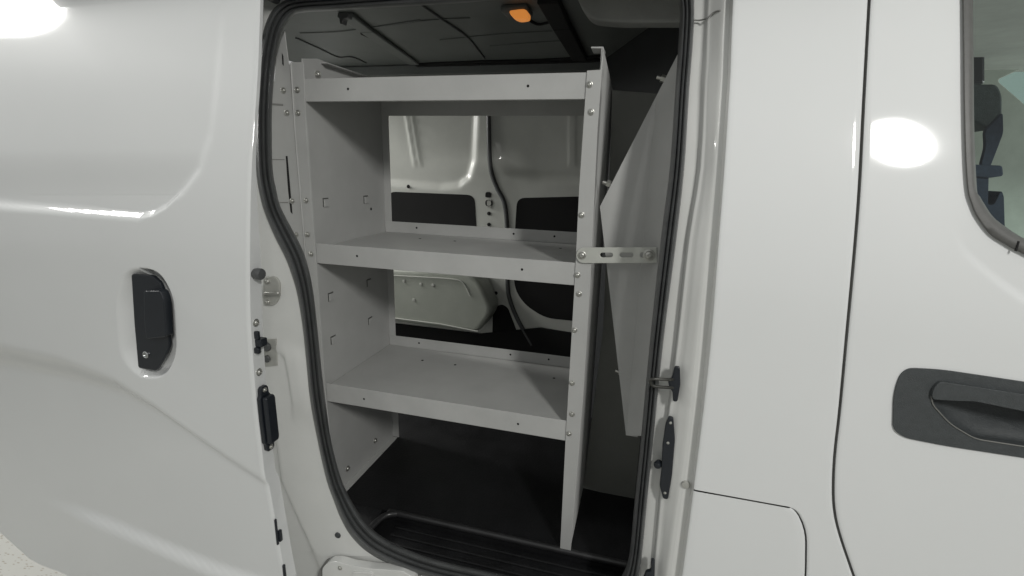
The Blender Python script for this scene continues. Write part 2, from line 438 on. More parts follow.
# sill under the seal: from the lower seal line downwards
botO = [(p.x, p.y) for p in PO if p.y > 535 and p.x < 640]
botO = sorted(botO, key=lambda q: q[0])
xs = [q[0] for q in botO]
rws = []
for j in range(90):
    x = 225 + (640 - 225) * j / 89
    ys = liney(botO, max(x, 346)) - 2 if x > 346 else 500
    ys = 500 if x <= 333 else (500 + (ys - 500) * ss(333, 352, x))
    row = []
    for i in range(36):
        y = ys + (720 - ys) * i / 35; p = on(x, y, JOFF + .004)
        row.append(p + Vector((0, jrel(x, y) + .0 * ss(600, 640, y), 0)))
    rws.append(row)
skin('sill', rws, JAMB, van)
# header above the seal and outer quarter behind the door
rws = []
for j in range(60):
    x = 225 + (760 - 225) * j / 59; row = []
    yt = liney(sorted([(p.x, p.y) for p in PO if p.y < 4 and 281 < p.x < 690], key=lambda q: q[0]), min(max(x, 283), 688)) + 2
    if x < 281: yt = 3
    for i in range(14):
        y = yt - 75 * i / 13; row.append(on(x, y, JOFF - .002))
    rws.append(row)
skin('header_rail', rws, JAMB, van)

# holes, plugs and fittings of the rear jamb
def jp(x, y, d=0.0): return on(x, y, JOFF + jrel(x, y) - d)
lathe('hole_plug', [(.0085, 0), (.0085, .002), (.007, .0035), (.0062, .002), (0, .002)], jp(338, 535), (.1, -1, 0), TEXPL, frame)
sp = rounded([(263, 277), (275, 276.5), (279.5, 283), (279, 298), (274, 306), (263, 306)], 4, 4)
st = slab('striker_plate', sp, 0, .008, CASTM, frame, .002, fn=lambda a, b_: jp(a, b_, .006))
tube('striker_loop', spline([jp(264, 295, .0), jp(264, 294, .022), jp(268, 293, .026), jp(277, 293, .024), jp(279, 294, .018), jp(279, 295, .0)], 5), .0032, STEEL, frame)
for q in ((267.5, 281.5), (268, 302)): bolt(frame, jp(q[0], q[1], .006), (.2, -1, 0), .0055)
lathe('rubber_stop', [(.011, 0), (.011, .010), (.009, .013), (0, .013)], jp(268, 346, 0), (0.3, -1, 0), RUBBER, frame)
lathe('rubber_stop', [(.009, 0), (.009, .008), (.007, .010), (0, .010)], jp(268, 358, 0), (0.3, -1, 0), RUBBER, frame)
slab('stop_bracket', [(262, 339), (276, 339), (277, 366), (263, 367)], 0, .004, CASTM, frame, .001, fn=lambda a, b_: jp(a, b_, .003))
# lower roller arm on the sill
ap = rounded([(322, 568), (329, 562), (338, 562), (352, 566), (372, 569), (402, 571), (414, 578), (414, 606), (322, 606)], 3, 3)
slab('arm_gap_shade', rounded([(318, 572), (326, 560), (340, 559.5), (354, 563), (374, 566.5), (405, 568), (420, 577), (420, 610), (318, 610)], 3, 3), 0, .008, GAP, frame, .0, fn=lambda a, b_: on(a, b_, JOFF - .004))  # dark slab painted as the shaded gap round the arm
arm = slab('roller_arm', ap, 0, .024, JAMB, frame, .003, fn=lambda a, b_: on(a, b_, JOFF - .028))
bolt(frame, on(340, 568, JOFF - .028), (0, -1, .1), .0045)
slab('arm_gusset', rounded([(352, 572), (372, 573), (374, 590), (352, 590)], 2, 2), 0, .006, JAMB, frame, .001, fn=lambda a, b_: on(a, b_, JOFF - .033))
lathe('upper_roller', [(.013, 0), (.013, .018), (.010, .020), (0, .020)], on(276, -2, .035), (0, -1, 0), RUBBER, frame)
lathe('frame_buffer', [(.009, 0), (.009, .008), (.006, .010), (0, .010)], on(259.5, 37, .05), (0.2, -1, 0), RUBBER, frame)

# ---------------- centre pillar: stepped flanges between seal and outer skin
E = [
 ([(697, -70), (695, -30), (694, 10), (693, 40), (690.5, 65), (688.6, 85), (684, 168), (676, 240), (663, 343), (653, 440), (641, 560), (632, 660)], .066),
 ([(707, -70), (705, -30), (702.8, 30), (700.8, 65), (699.5, 85), (696.5, 168), (686, 240), (675.5, 343), (664, 440), (653, 560), (642, 660)], .062),
 ([(711, -70), (710, -30), (707.5, 30), (706.5, 65), (705, 85), (700.5, 168), (689, 240), (677.5, 343), (666, 440), (655, 560), (644, 660)], .049),
 ([(713, -70), (712, -30), (710, 30), (709, 65), (707.5, 85), (704, 168), (693, 240), (682, 343), (670, 440), (659, 560), (648, 660)], .046),
 ([(724, -70), (724, -30), (721, 30), (720, 65), (719, 85), (714, 168), (707, 240), (696, 343), (686, 440), (669, 560), (657, 660)], .025),
 ([(726, -70), (726, -30), (723, 30), (722, 65), (721, 85), (716, 168), (710.5, 240), (700.5, 343), (691, 440), (673, 560), (660, 660)], .022),
 ([(731, -70), (731, -30), (729, 30), (728, 65), (727, 85), (721.5, 168), (717, 240), (707, 343), (697, 440), (681, 560), (668, 660)], .022),
 ([(736, -70), (734.5, -30), (732, 30), (731, 65), (730, 85), (724.6, 168), (719, 240), (711, 343), (700, 440), (684.6, 560), (671, 660)], .002),
]
rws = []
ES = [([(p.x, p.y) for p in spline(l, 3)], o_) for l, o_ in E]
for l, off in ES[:]:
    pass
fine = []
for k, (l, off) in enumerate(ES):
    fine.append((l, off))
cols = []
for k in range(len(ES) - 1):
    (l0, o0), (l1, o1) = ES[k], ES[k + 1]; n = 4
    for s in range(n):
        cols.append((l0, o0, l1, o1, s / n))
cols.append((ES[-2][0], ES[-2][1], ES[-1][0], ES[-1][1], 1.0))
for i in range(110):
    y = -60 + i * 710 / 109; row = []
    for l0, o0, l1, o1, t in cols:
        row.append(on(lerpline(l0, y) * (1 - t) + lerpline(l1, y) * t, y, o0 * (1 - t) + o1 * t))
    rws.append(row)
pillar = skin('door_pillar', rws, JAMB, van, sharp=60)
tube('gap_line', spline([on(693, 20, .058), on(700, 20.2, .056), on(707, 18, .044), on(713, 13, .038), on(719, 10.5, .028), on(723, 11, .03), on(726, 5, .028)], 5), .0014, GAP, pillar)  # thin tube painted as the dark gap line across the jamb
# striker, latch plate, hook and bump stop on the pillar
def pp(x, y, d=.046): return on(x, y, d)
stp = rounded([(674.5, 367), (680, 367), (680.5, 385), (677.5, 402), (673, 402), (672.5, 392), (669, 387), (668, 381), (672, 378)], 2, 3)
slab('striker_plate', stp, 0, .008, PLASTIC, pillar, .002, fn=lambda a, b_: pp(a, b_, .030))
tube('striker_bar', spline([pp(674, 379.5, .034), pp(668, 379.5, .022), pp(655, 379, .014), pp(650.5, 380, .014), pp(651.5, 384.5, .016), pp(656, 386.5, .018), pp(668, 387.5, .026), pp(674, 387.5, .034)], 5), .0031, mat('dark_steel', (.06, .06, .055), .35, metal=.6), pillar)
lp = rounded([(668.5, 417), (673.5, 418), (675, 440), (672, 476), (668, 500), (663, 499), (659.5, 486), (661.5, 470), (662.5, 445), (665.5, 425)], 2, 3)
slab('latch_plate', lp, 0, .008, PLASTIC, pillar, .0025, fn=lambda a, b_: pp(a, b_, .036))
lathe('latch_knob', [(.008, 0), (.008, .010), (.006, .014), (0, .0145)], pp(659.5, 463, .05), (-.5, -1, 0), PLASTIC, pillar)
for q in ((670.5, 423), (668, 443), (665, 493)): bolt(pillar, pp(q[0], q[1], .036), (0, -1, 0), .0022)
slab('hook', rounded([(651, 561), (655, 562), (654.5, 585), (641, 585), (646, 573), (651, 572)], 1.5, 2), 0, .012, PLASTIC, pillar, .002, fn=lambda a, b_: pp(a, b_, .03))
lathe('bump_stop', [(.0085, -.010), (.0085, .010), (.007, .013), (.004, .0135), (0, .0135)], on(686.5, 482, .030), (-.2, -1, 0), CASTM, pillar)

# ---------------- outer skin between the opening and the front door
seam = [(p.x, p.y) for p in spline([(871, -70), (869, -20), (868, 0), (862.5, 100), (858, 188), (853, 253), (845, 340), (838.5, 410), (834, 450), (832.2, 480), (832.8, 507), (838, 533), (852.5, 576), (868, 620), (885, 665), (905, 720)], 4)]
jedge = ES[-1][0]
flap = [(p.x, p.y) for p in [Vector(q) for q in rounded([(660, 480), (796, 508.3), (806.5, 532), (806, 576), (800, 640)], 12, 8, closed=False)]]
def zx(line):
    """pixel polyline on the outer skin -> list of (x, z), by descending z"""
    return sorted([(q.x, q.z) for q in (on(*p) for p in line)], key=lambda v: -v[1])
def xat(zl, z):
    if z >= zl[0][1]: a, b_ = zl[0], zl[1]
    elif z <= zl[-1][1]: a, b_ = zl[-2], zl[-1]
    else:
        for a, b_ in zip(zl, zl[1:]):
            if a[1] >= z >= b_[1]: break
    return a[0] + (b_[0] - a[0]) * (z - a[1]) / ((b_[1] - a[1]) or 1e-9)
JE, SE = zx(jedge), zx(seam)
def sheet(name, left, right, z1, z0, nz, nx, M, parent, rl=.002, rr=.002, disp=None, keep=None, extra=()):
    """body skin between two edge functions x(z), edges rolled inwards into the shut gaps"""
    rws = []; pts2 = []
    zs = sorted(set([z1 - (z1 - z0) * i / nz for i in range(nz + 1)] + list(extra)), reverse=True)
    for z in zs:
        a, b_ = left(z), right(z); row = []; w = b_ - a
        us = [0, .0006 / w, .002 / w, .0045 / w] + [(.0045 + (w - .009) * k / nx) / w for k in range(1, nx)] + [1 - .0045 / w, 1 - .002 / w, 1 - .0006 / w, 1]
        row.append(Vector((a + .002, lean(z) + .012, z)))
        for u in us:
            x = a + w * u; y = lean(z); da, db = x - a, b_ - x
            if rl and da < .0045: y += rl * (1 - da / .0045) ** 2
            if rr and db < .0045: y += rr * (1 - db / .0045) ** 2
            if disp: y += disp(x, z)
            row.append(Vector((x, y, z)))
        row.append(Vector((b_ - .002, lean(z) + .012, z)))
        rws.append(row)
    kp = None
    if keep: kp = lambda i, j: keep((rws[i][j] + rws[i + 1][j + 1]) / 2)
    return skin(name, rws, M, parent, keep=kp, sharp=50)
ZT = 1.93; ZB = 0.25
fl = [on(*p) for p in flap]
flz = [(p.x, p.z) for p in fl]
# right hand edge of the flap x(z) below its top, and its top line z(x)
ftop = flz[0:2]
zflap = at(694, 487, 0).z
kmax = max(range(len(flz)), key=lambda k: flz[k][0] if k < 12 else -9)
fr_edge = sorted([(p[0], min(p[1], zflap)) for p in flz[1:]], key=lambda v: -v[1])
zflap = fr_edge[0][1]
g = .0016
def left_side(z):
    return xat(JE, z) if z > zflap else xat(fr_edge, z) + g
side = sheet('side_panel', left_side, lambda z: xat(SE, z), ZT, ZB, 120, 30, PAINT, van, extra=(zflap + 1e-4, zflap - 1e-4, zflap - .003, zflap - .006, zflap - .01))
flapo = sheet('fuel_flap', lambda z: xat(JE, z), lambda z: xat(fr_edge, z) - g, zflap - 2 * g, ZB, 50, 14, PAINT, van, extra=(zflap - 2 * g - .002, zflap - .008, zflap - .012))
# dark backing added behind the shut lines, coloured for the gap's shade
slab('shut_gap', [(722, 470), (850, 470), (880, 560), (905, 720), (660, 720)], 0, .003, GAP, van, fn=lambda a, b_: on(a, b_, .0135))
rws = []
for i in range(60):
    y = -60 + 780 * i / 59; x = lerpline(seam, y); rws.append([on(x - 9, y, .0155), on(x + 16, y, .0155)])
skin('shut_gap', rws, GAP, van)

# ---------------- front door with window and handle
wo = [(p.x, p.y) for p in spline([(961, -80), (962, -30), (962.6, 0), (963.4, 60), (963.8, 98), (965, 150), (967.3, 188), (971, 203), (977, 217), (990, 234), (1005, 244), (1020, 252), (1060, 270), (1140, 300), (1260, 340)], 5)]
wi = [(p.x, p.y) for p in spline([(972, -80), (972.5, -30), (972.8, 0), (973.4, 60), (974, 130), (976.6, 188), (979.5, 196), (984, 204), (992, 216), (1003, 225.5), (1024, 239), (1060, 255), (1140, 284), (1260, 320)], 5)]
WO = zx(wo)
WO3 = [on(*p) for p in wo]
bez = rounded([(893, 430), (894, 392), (903, 368), (940, 369.5), (1024, 382), (1130, 398), (1160, 420), (1140, 476), (1024, 458), (945, 446), (905, 438)], 18, 8)
bezin = [(lambda p: (p.x, p.z))(on(x, y)) for x, y in bez]
cx_ = sum(p[0] for p in bezin) / len(bezin); cz_ = sum(p[1] for p in bezin) / len(bezin)
bezs = [(cx_ + (p[0] - cx_) * .985, cz_ + (p[1] - cz_) * .955) for p in bezin]
WO3 = [on(a[0] * .55 + b_[0] * .45, a[1] * .55 + b_[1] * .45) for a, b_ in zip(wo, wi)]
wpoly = [(p.x, p.z) for p in WO3] + [(1.6, WO3[-1].z), (1.6, 3), (WO3[0].x, 3)]
arc = [(p.x, p.z) for p in (on(*q) for q in spline([(940, 120), (948, 190), (955, 230), (964, 250), (975, 261), (990, 274), (1023, 298), (1080, 330), (1200, 380)], 5))]
def fdisp(x, z):
    d = 1e9; s = 1
    for (x0, z0), (x1, z1) in zip(arc, arc[1:]):
        dx, dz = x1 - x0, z1 - z0; t = max(0, min(1, ((x - x0) * dx + (z - z0) * dz) / (dx * dx + dz * dz)))
        qx, qz = x - x0 - t * dx, z - z0 - t * dz; dd = math.hypot(qx, qz)
        if dd < d: d = dd; s = 1 if dx * (z - z0) - dz * (x - x0) > 0 else -1
    return .0045 * ss(-.003, .003, d * s) * ss(1.50, 1.36, z)
def fkeep(p):
    return not inside(p.x, p.z, wpoly) and not inside(p.x, p.z, bezs)
zbase = WO3[-1].z
fdoor = sheet('front_door', lambda z: xat(SE, z) + .0048, lambda z: 1.25, ZT, ZB, 300, 190, PAINT, van, disp=fdisp, keep=fkeep)
fdoor['label'] = 'closed white front door with charcoal recessed handle'
# window rubber: rounded strip following the window outline
rws = []
pf = [(-.02, .0015), (0.0, -.004), (.12, -.0065), (.5, -.007), (.82, -.006), (.93, -.002), (1.0, .004), (1.04, .02)]
for t, off in pf:
    rws.append([on(a[0] + (b_[0] - a[0]) * t, a[1] + (b_[1] - a[1]) * t, off) for a, b_ in zip(wo, wi)])
wseal = skin('window_seal', rws, WRUB, fdoor, sharp=60)
slab('seal_joint', [(1018.5, 241), (1020, 241.5), (1017, 251.5), (1015.5, 251)], 0, .003, BLACK, fdoor, fn=lambda a, b_: on(a, b_, -.0085))
# glass
rws = []
for i in range(40):
    row = []
    z = ZT - i * (ZT - zbase + .2) / 39
    for j in range(30):
        row.append(None)
    rws.append(row)
bm = bmesh.new()
gpts = [on(x, y, .014) for x, y in wi]; xr = 1.25
strip = []
for q in gpts:
    if q.x > xr: break
    strip.append((bm.verts.new(q), bm.verts.new((xr, lean(q.z) + .014, q.z))))
for (a, b_), (c_, d_) in zip(strip, strip[1:]): bm.faces.new((a, c_, d_, b_))
pane = frombm('window_glass', bm, GLASS, fdoor, smooth=True)
# handle: bezel with scooped well and a pull bar
well = rounded([(931, 392), (938, 380), (1024, 393.5), (1090, 404), (1096, 440), (1080, 456), (1024, 446.5), (975, 439), (950, 424), (932, 404)], 9, 6)
bz = slab('handle_bezel', bez, 0, .012, TEXPL, fdoor, .003, holes=[well], fn=lambda a, b_: on(a, b_, -.003), seg=3)
cxp = sum(p[0] for p in well) / len(well); cyp = sum(p[1] for p in well) / len(well)
rws = []
for k, (s, d) in enumerate([(1.03, -.002), (1.0, .001), (.97, .010), (.90, .020), (.76, .030), (.5, .036), (.25, .038), (0.0, .039)]):
    r = [on(cxp + (x - cxp) * s, cyp + (y - cyp) * s + (1 - s) * 4, d) for x, y in well]; rws.append(r + [r[0]])
skin('handle_well', rws, TEXPL, fdoor)
slab('handle_pull', rounded([(932, 399.5), (933, 390), (940, 381.5), (1024, 394.5), (1090, 405), (1090, 424), (1040, 415), (1024, 411.5), (975, 401.5), (955, 401)], 4, 4), 0, .020, TEXPL, fdoor, .006, fn=lambda a, b_: on(a, b_, -.009), seg=5)
tube('rim_highlight', [on(x, y, -.0038) for x, y in well[38:] + well[:2]], .0011, mat('rim_highlight_grey', (.16, .16, .15), .4), fdoor, 6)  # pale tube paints the highlight along the well's lower edge

# ---------------- body closures: roof, far side, rear, floor
box('roof', -1.5, 1.4, .035, 1.25, ZC + .012, ZC + .05, PAINT, van, .01)
box('load_floor', -1.45, .9, YF, YW, ZF - .03, ZF, MAT_, van)
# step inside the sill: lower tread with ribs, closed by a riser under the floor edge
x0s = atz(388, 512, ZF).x
bm = bmesh.new(); zs = ZF - .034
add_box(bm, x0s - .02, .30, .06, YF + .02, zs - .02, zs)
for k in range(4):
    y = .085 + k * .030
    add_box(bm, x0s + .03, .12, y, y + .010, zs, zs + .005)
step = bevel(frombm('step_tread', bm, MAT_, van), .003, 2)
# rounded nosing along floor edge with a turned corner
nose = [Vector((x0s - .02, .075, ZF - .002)), Vector((x0s - .012, YF - .05, ZF - .002)), Vector((x0s, YF - .018, ZF - .002)), Vector((x0s + .025, YF - .004, ZF - .002)), Vector((x0s + .06, YF - .001, ZF - .002)), Vector((.12, YF - .001, ZF - .002))]
tube('step_nosing', spline(nose, 6), .009, mat('scuffed_step_edge', (.022, .022, .023), .32, noise=.2, nscale=20), van, 10)
box('side_infill', -1.45, x0s - .02, .10, YF + .001, ZF - .2, ZF - .001, MAT_, van)

# far inner side: pressed panels seen through the shelving
blk = [(360, 180), (440, 187), (458, 185), (468, 177), (473, 160), (475, 117), (476, 40)]
blk2 = [(650, 180), (540, 178), (512, 172), (500, 160), (496, 140), (495, 117), (494, 40)]
def frel(x, y):
    r = 0
    if y < 240:
        r += .020 * ss(-4, 4, sd(x, y, blk)) if x < 486 else 0
        d = sd(x, y, blk2)
        if x >= 486: r += .022 * ss(8, -8, d)
        for xa, xb in ((405, 413), (410, 418)):
            xx = xa + (xb - xa) * (y - 117) / 48
            if y < 167: r -= .006 * math.exp(-((x - xx) / 1.3) ** 2) * ss(170, 160, y)
        for xx in (569, 573): 
            if y < 165: r -= .004 * math.exp(-((x - xx) / 1.2) ** 2)
    return r
rws = []
for i in range(150):
    y = 40 + i * 310 / 149; row = []
    for j in range(150):
        x = 340 + j * 300 / 149; p = at(x, y, YW); row.append(p + Vector((0, frel(x, y), 0)))
    rws.append(row)
far = skin('far_side_panel', rws, PRIMER, van)
box('outer_far_wall', -1.5, .25, YW + .06, YW + .12, .3, ZC + .01, PAINT, van)
def fslab(name, px, d, th, M, r=6, bv=.002): return slab(name, rounded(px, r, 5), YW - d, th, M, far, bv)
fslab('cavity_shade', [(388, 191.5), (474.5, 195), (477.5, 245), (388, 245)], .0012, .001, BLACK, 8, 0)  # flat black sheets painted for the shade inside the openings
fslab('cavity_shade', [(517, 198), (600, 196), (600, 245), (514, 245)], .0012, .001, BLACK, 8, 0)
fslab('cavity_shade', [(513, 270), (600, 276), (600, 325), (575, 321), (545, 318), (525, 305), (515, 290)], .0012, .001, BLACK, 10, 0)
fslab('trim_pocket', [(493, 308), (502, 304), (508, 308), (522, 345), (492, 345)], .0016, .001, BLACK, 3, 0)
fslab('lower_trim', [(380, 322), (480, 334), (540, 328), (620, 341), (620, 380), (380, 370)], .012, .01, BLACK, 2, 0)
tube('far_door_seal', [at(x, y, YW - .004) for x, y in [(p.x, p.y) for p in spline([(488.5, 80), (489, 140), (491, 170), (497, 188), (504, 202), (506.5, 220), (507, 240), (507.5, 285), (511, 303), (519, 322), (532, 345)], 6)]], .0095, RUBBER, far)
lathe('lock_ring', [(.016, 0), (.016, .004), (.012, .006), (.011, .002), (0, .002)], at(489, 203, YW - .001), (0, -1, 0), BLACK, far)
slab('lock_tab', rounded([(486.5, 199), (491.5, 199), (491, 208), (487, 208)], 1.5, 2), YW - .006, .004, CASTM, far, .001)
slab('lock_cap', rounded([(485.5, 192), (490.5, 192), (491, 197.5), (485, 197.5)], 1.5, 2), YW - .004, .004, BLACK, far, .001)
for q in ((408.5, 186.5), (489, 213.5), (489, 224.5), (484, 286), (496, 293)):
    lathe('plug', [(.008, 0), (.008, .002), (0, .003)], at(q[0], q[1], YW - .001), (0, -1, 0), BLACK, far, 12)
box('roof_side_rail', -1.45, .0, YW - .03, YW - .006, at(480, 75, YW).z, ZC - .001, ROOFM, van, .004)
# wheel housing: arched box bulging into the load space
wa = rounded([(340, 268), (466, 271), (480, 283), (492, 312), (478, 333), (395, 322), (340, 314)], 8, 5)
whl = slab('wheel_housing', wa, YW - .13, .128, mat('housing_primer', (.42, .44, .39), .45, coat=.1, noise=.08, nscale=8), van, .018, seg=4)
rws = []
tube('weld_flange', [at(x, y, YW - .134) for x, y in [(p.x, p.y) for p in spline([(350, 273), (420, 277), (455, 279.5), (464, 284), (470, 296)], 5)]], .0025, PRIMER, whl)
tube('weld_flange', [at(x, y, YW - .134) for x, y in [(393, 318), (440, 324), (478, 331.5)]], .0028, PRIMER, whl)
for q in ((404, 281), (421, 284), (433, 285), (414, 300)):
    lathe('clip', [(.007, 0), (.007, .003), (0, .004)], at(q[0], q[1], YW - .131), (0, -1, 0), PRIMER, whl, 10)

# roof lining with pressed ribs, wiring and lamp
def rz(x, y, d=0.0): return atz(x, y, ZC - d)
bm = bmesh.new(); add_box(bm, -1.45, 1.3, .06, YW + .055, ZC, ZC + .010)
roofin = frombm('roof_lining', bm, ROOFM, van)
def roof_bar(name, pts, r, M): return tube(name, spline([rz(x, y, r * .6) for x, y in pts], 5), r, M, roofin)
def roof_strip(name, line, w, h, M):
    P_ = [rz(*q) for q in line]; bm = bmesh.new()
    for a, b_ in zip(P_, P_[1:]):
        t = (b_ - a).normalized(); n_ = Vector((-t.y, t.x, 0)) * w
        vs = [bm.verts.new(a - n_), bm.verts.new(b_ - n_), bm.verts.new(b_ + n_), bm.verts.new(a + n_)]
        vs2 = [bm.verts.new(v.co + Vector((0, 0, -h))) for v in vs]
        bm.faces.new(vs); bm.faces.new(vs2[::-1])
        for k in range(4): bm.faces.new((vs[k], vs[(k + 1) % 4], vs2[(k + 1) % 4], vs2[k]))
    return bevel(frombm(name, bm, M, roofin), .004, 2)
roof_strip('roof_rib', [(345, 12), (366, 28), (414, 62)], .022, .012, ROOFM)
roof_strip('roof_rib', [(548, -6), (562, 22), (580, 55)], .026, .02, BLACK)
roof_strip('roof_rib', [(600, 58), (560, 60.5), (480, 62), (416, 63.5)], .012, .012, BLACK)
roof_bar('wiring', [(362, 33), (385, 44), (402, 54), (414, 63.5), (440, 63), (480, 61.5), (520, 60.5), (560, 59), (600, 56)], .006, BLACK)
roof_bar('wiring', [(420, 4), (440, 18), (466, 36), (478, 50), (484, 58)], .004, RUBBER)
roof_bar('wiring', [(296, 38), (318, 48), (338, 57), (352, 57), (366, 63)], .0032, RUBBER)
roof_bar('wiring', [(527, 19), (537, 24), (546, 23), (556, 19)], .004, BLACK)
for q in (((300, 33), (345, 31), (420, 20)), ((385, 26), (430, 20), (470, 18)), ((490, 46), (540, 42), (575, 40)), ((440, 40), (500, 34), (552, 31))):
    roof_bar('pressed_ridge', list(q), .002, ROOFM)
slab('roof_clip', rounded([(338, 13), (348, 13), (348, 18), (343, 18), (342, 24), (340, 24), (339, 18), (337, 17)], 2, 2), .30, .02, RUBBER, roofin, .002)
# dome lamp
a = rz(516, 6, .0)
bm = bmesh.new(); add_box(bm, a.x - .036, a.x + .034, a.y - .02, a.y + .05, ZC - .018, ZC + .001); lampb = bevel(frombm('dome_lamp', bm, ROOFM, van), .008, 3)
lens = slab('lamp_lens', rounded([(508.5, 10.5), (524, 8.5), (528, 11.5), (528, 18), (518, 19.5), (511, 16)], 3, 4), a.y - .028, .03, AMBER, lampb, .004, seg=3)
# cab head lining, seen at the top right; felt copy painted darker for shade
hl = [at(x, y, .34) for x, y in rounded([(566, -26), (582, 8), (592, 20), (620, 22.5), (720, 22), (760, -30)], 10, 6)]
bm = bmesh.new()
hx0 = at(572, 0, .34)
slab3('cab_head_lining', hl, (0, .05, 0), mat('head_lining_shade_grey', (.30, .305, .29), .95, noise=.1, nscale=12, bump=.3, bscale=300), van, .008)

# ---------------- cab behind the bulkhead, seen through the front door glass
box('cab_floor', .12, 1.3, .08, YW, .45, .5, DKGREY, van)
box('cab_roof_lining', .30, 1.35, .10, YW, ZC - .07, ZC - .03, LINER, van, .02)
box('bulkhead_back', .22, .25, .35, YW, .5, ZC - .03, DKGREY, van)
# far cab door with a window opening
def cabp(x, y): return at(x, y, YW - .06)
fd = slab('far_cab_door', [(850, 48), (1180, 20), (1180, 330), (850, 300)], YW - .06, .05, mat('cab_trim', (.46, .49, .44), .8, noise=.08, nscale=20), van, .004,
          holes=[rounded([(997, 80), (1026, 67), (1150, 40), (1150, 150), (1026, 105)], 5, 4)])
slab('far_window', rounded([(990, 80), (1026, 58), (1156, 30), (1156, 160), (1026, 112)], 5, 4), YW - .02, .004, GLASS, fd)
SLATE = mat('slate_seat_fabric', (.075, .092, .094), .9, noise=.2, nscale=60, bump=.5, bscale=400)
seatb = slab('driver_seat', rounded([(958, 84), (998, 84), (1003, 95), (1003, 126), (990, 131), (976, 122), (958, 120)], 5, 4), .74, .09, SLATE, van, .02, seg=4)
slab('seat_cushion', rounded([(955, 176), (974, 171), (989, 172), (988, 205), (994, 205), (1001.5, 190), (1004, 196), (1006, 262), (950, 262)], 4, 4), .70, .06, FABRIC, van, .012, seg=4)
slab('seat_belt', rounded([(985, 131), (1003, 112), (1003.5, 133), (997, 150), (990, 168), (981, 166), (986, 147)], 4, 4), .70, .012, FABRIC, van, .003)
slab('armrest', rounded([(962, 164), (1003, 165.5), (1004, 176), (990, 178), (962, 176)], 3, 4), .69, .03, FABRIC, van, .008, seg=3)
slab('belt_pillar', [(955, 47), (986, 48), (986, 84), (955, 84)], .84, .05, PLASTIC, van, .008)

# ================================================================== SHELVING
XL = at(304.5, 90, YF).x; XR = at(585.5, 86, YF).x
YB = at(0, 0, 0).y
YB = 0.567
unit = thing('shelving_unit', 'grey powder coated steel shelving unit with three ledges inside the van', 'shelving unit', (XL, YF, ZF))
def panel_yz(name, yz, x, th, M, parent, bv=.001, mi=None): return slab3(name, [(x, y, z) for y, z in yz], (th, 0, 0), M, parent, bv)
ztopL = at(304, 58, YF).z
p1 = at(305, 58.5, YF); 
# left end panel, in plan from the front post to the back, its top lip sloping a little
zTop = atx(316, 58, XL).z
endL = panel_yz('end_panel', [(YF, ZF), (YB, ZF), (YB, zTop - .012), (YF + .06, zTop), (YF + .0, zTop - .012)], XL, -.003, GREY, unit)
# back flange turned inwards and top lip
box('back_flange', XL, XL + .024, YB - .003, YB, ZF + .002, zTop - .014, GREY, unit, .001)
box('top_lip', XL - .003, XL + .018, YF + .07, YB - .01, zTop - .010, zTop - .007, GREY, unit, .001)
box('floor_flange', XL, XL + .020, YF + .02, YB - .006, ZF + .0005, ZF + .004, GREY, unit, .001)
# punched tabs in the left end panel
for q in ((326, 203), (366, 200), (331, 297), (369, 283), (333.5, 340), (370.5, 321)):
    c = atx(q[0], q[1], XL); h = .010
    slab3('tab', [(XL - .001, c.y - h, c.z - h), (XL - .001, c.y + h, c.z - h), (XL - .001, c.y + h, c.z + h), (XL - .001, c.y - h, c.z + h)], (.0045, 0, 0), GREY, endL, .001)
    slab3('tab_cut', [(XL, c.y - h * 1.35, c.z - h), (XL, c.y - h * 1.35, c.z + h * 1.35), (XL, c.y + h, c.z + h * 1.35), (XL, c.y + h, c.z + h * 1.08), (XL, c.y - h * 1.08, c.z + h * 1.08), (XL, c.y - h * 1.08, c.z - h)], (.0012, 0, 0), DKGREY, endL)
# front posts
slab('post', [(290.5, 62), (303.5, 62), (306.5, 135), (315, 247), (325.6, 392), (337, 500), (327, 500), (316.5, 392), (305, 252), (295, 133)], YF - .004, .003, GREY, unit, .0012)
tube('post_fold', [at(290.7, 63, YF - .005), at(295.2, 133, YF - .005), at(305.2, 252, YF - .005), at(316.7, 392, YF - .005)], .0022, LEDGE, unit, 8)
rp_ = [(587, 70.5), (600.3, 69.7), (603.2, 47.5), (603.6, 48.5), (597.6, 129), (590, 290), (583, 400), (570.6, 551.3), (560, 550.3), (566, 430), (574.5, 285), (579, 190)]
slab('post', rp_, YF - .004, .003, GREY, unit, .0012)
XR2 = at(597.6, 129, YF).x
zz = lambda y: at(590, y, YF).z
prf = [(47, .02), (49, .055), (57, .19), (66, .30), (72, .364), (530, .364), (551, .364)]
pts = [(YF - .001, zz(48.5))] + [(YF + d, zz(y)) for y, d in prf] + [(YF - .001, zz(551))]
endR = panel_yz('end_panel', pts, XR2, -.003, GREY, unit)
slab('post_cap', [(591, 46.5), (603.4, 46.5), (603.4, 48.5), (591, 48.2)], YF, .05, GREY, unit, .001)
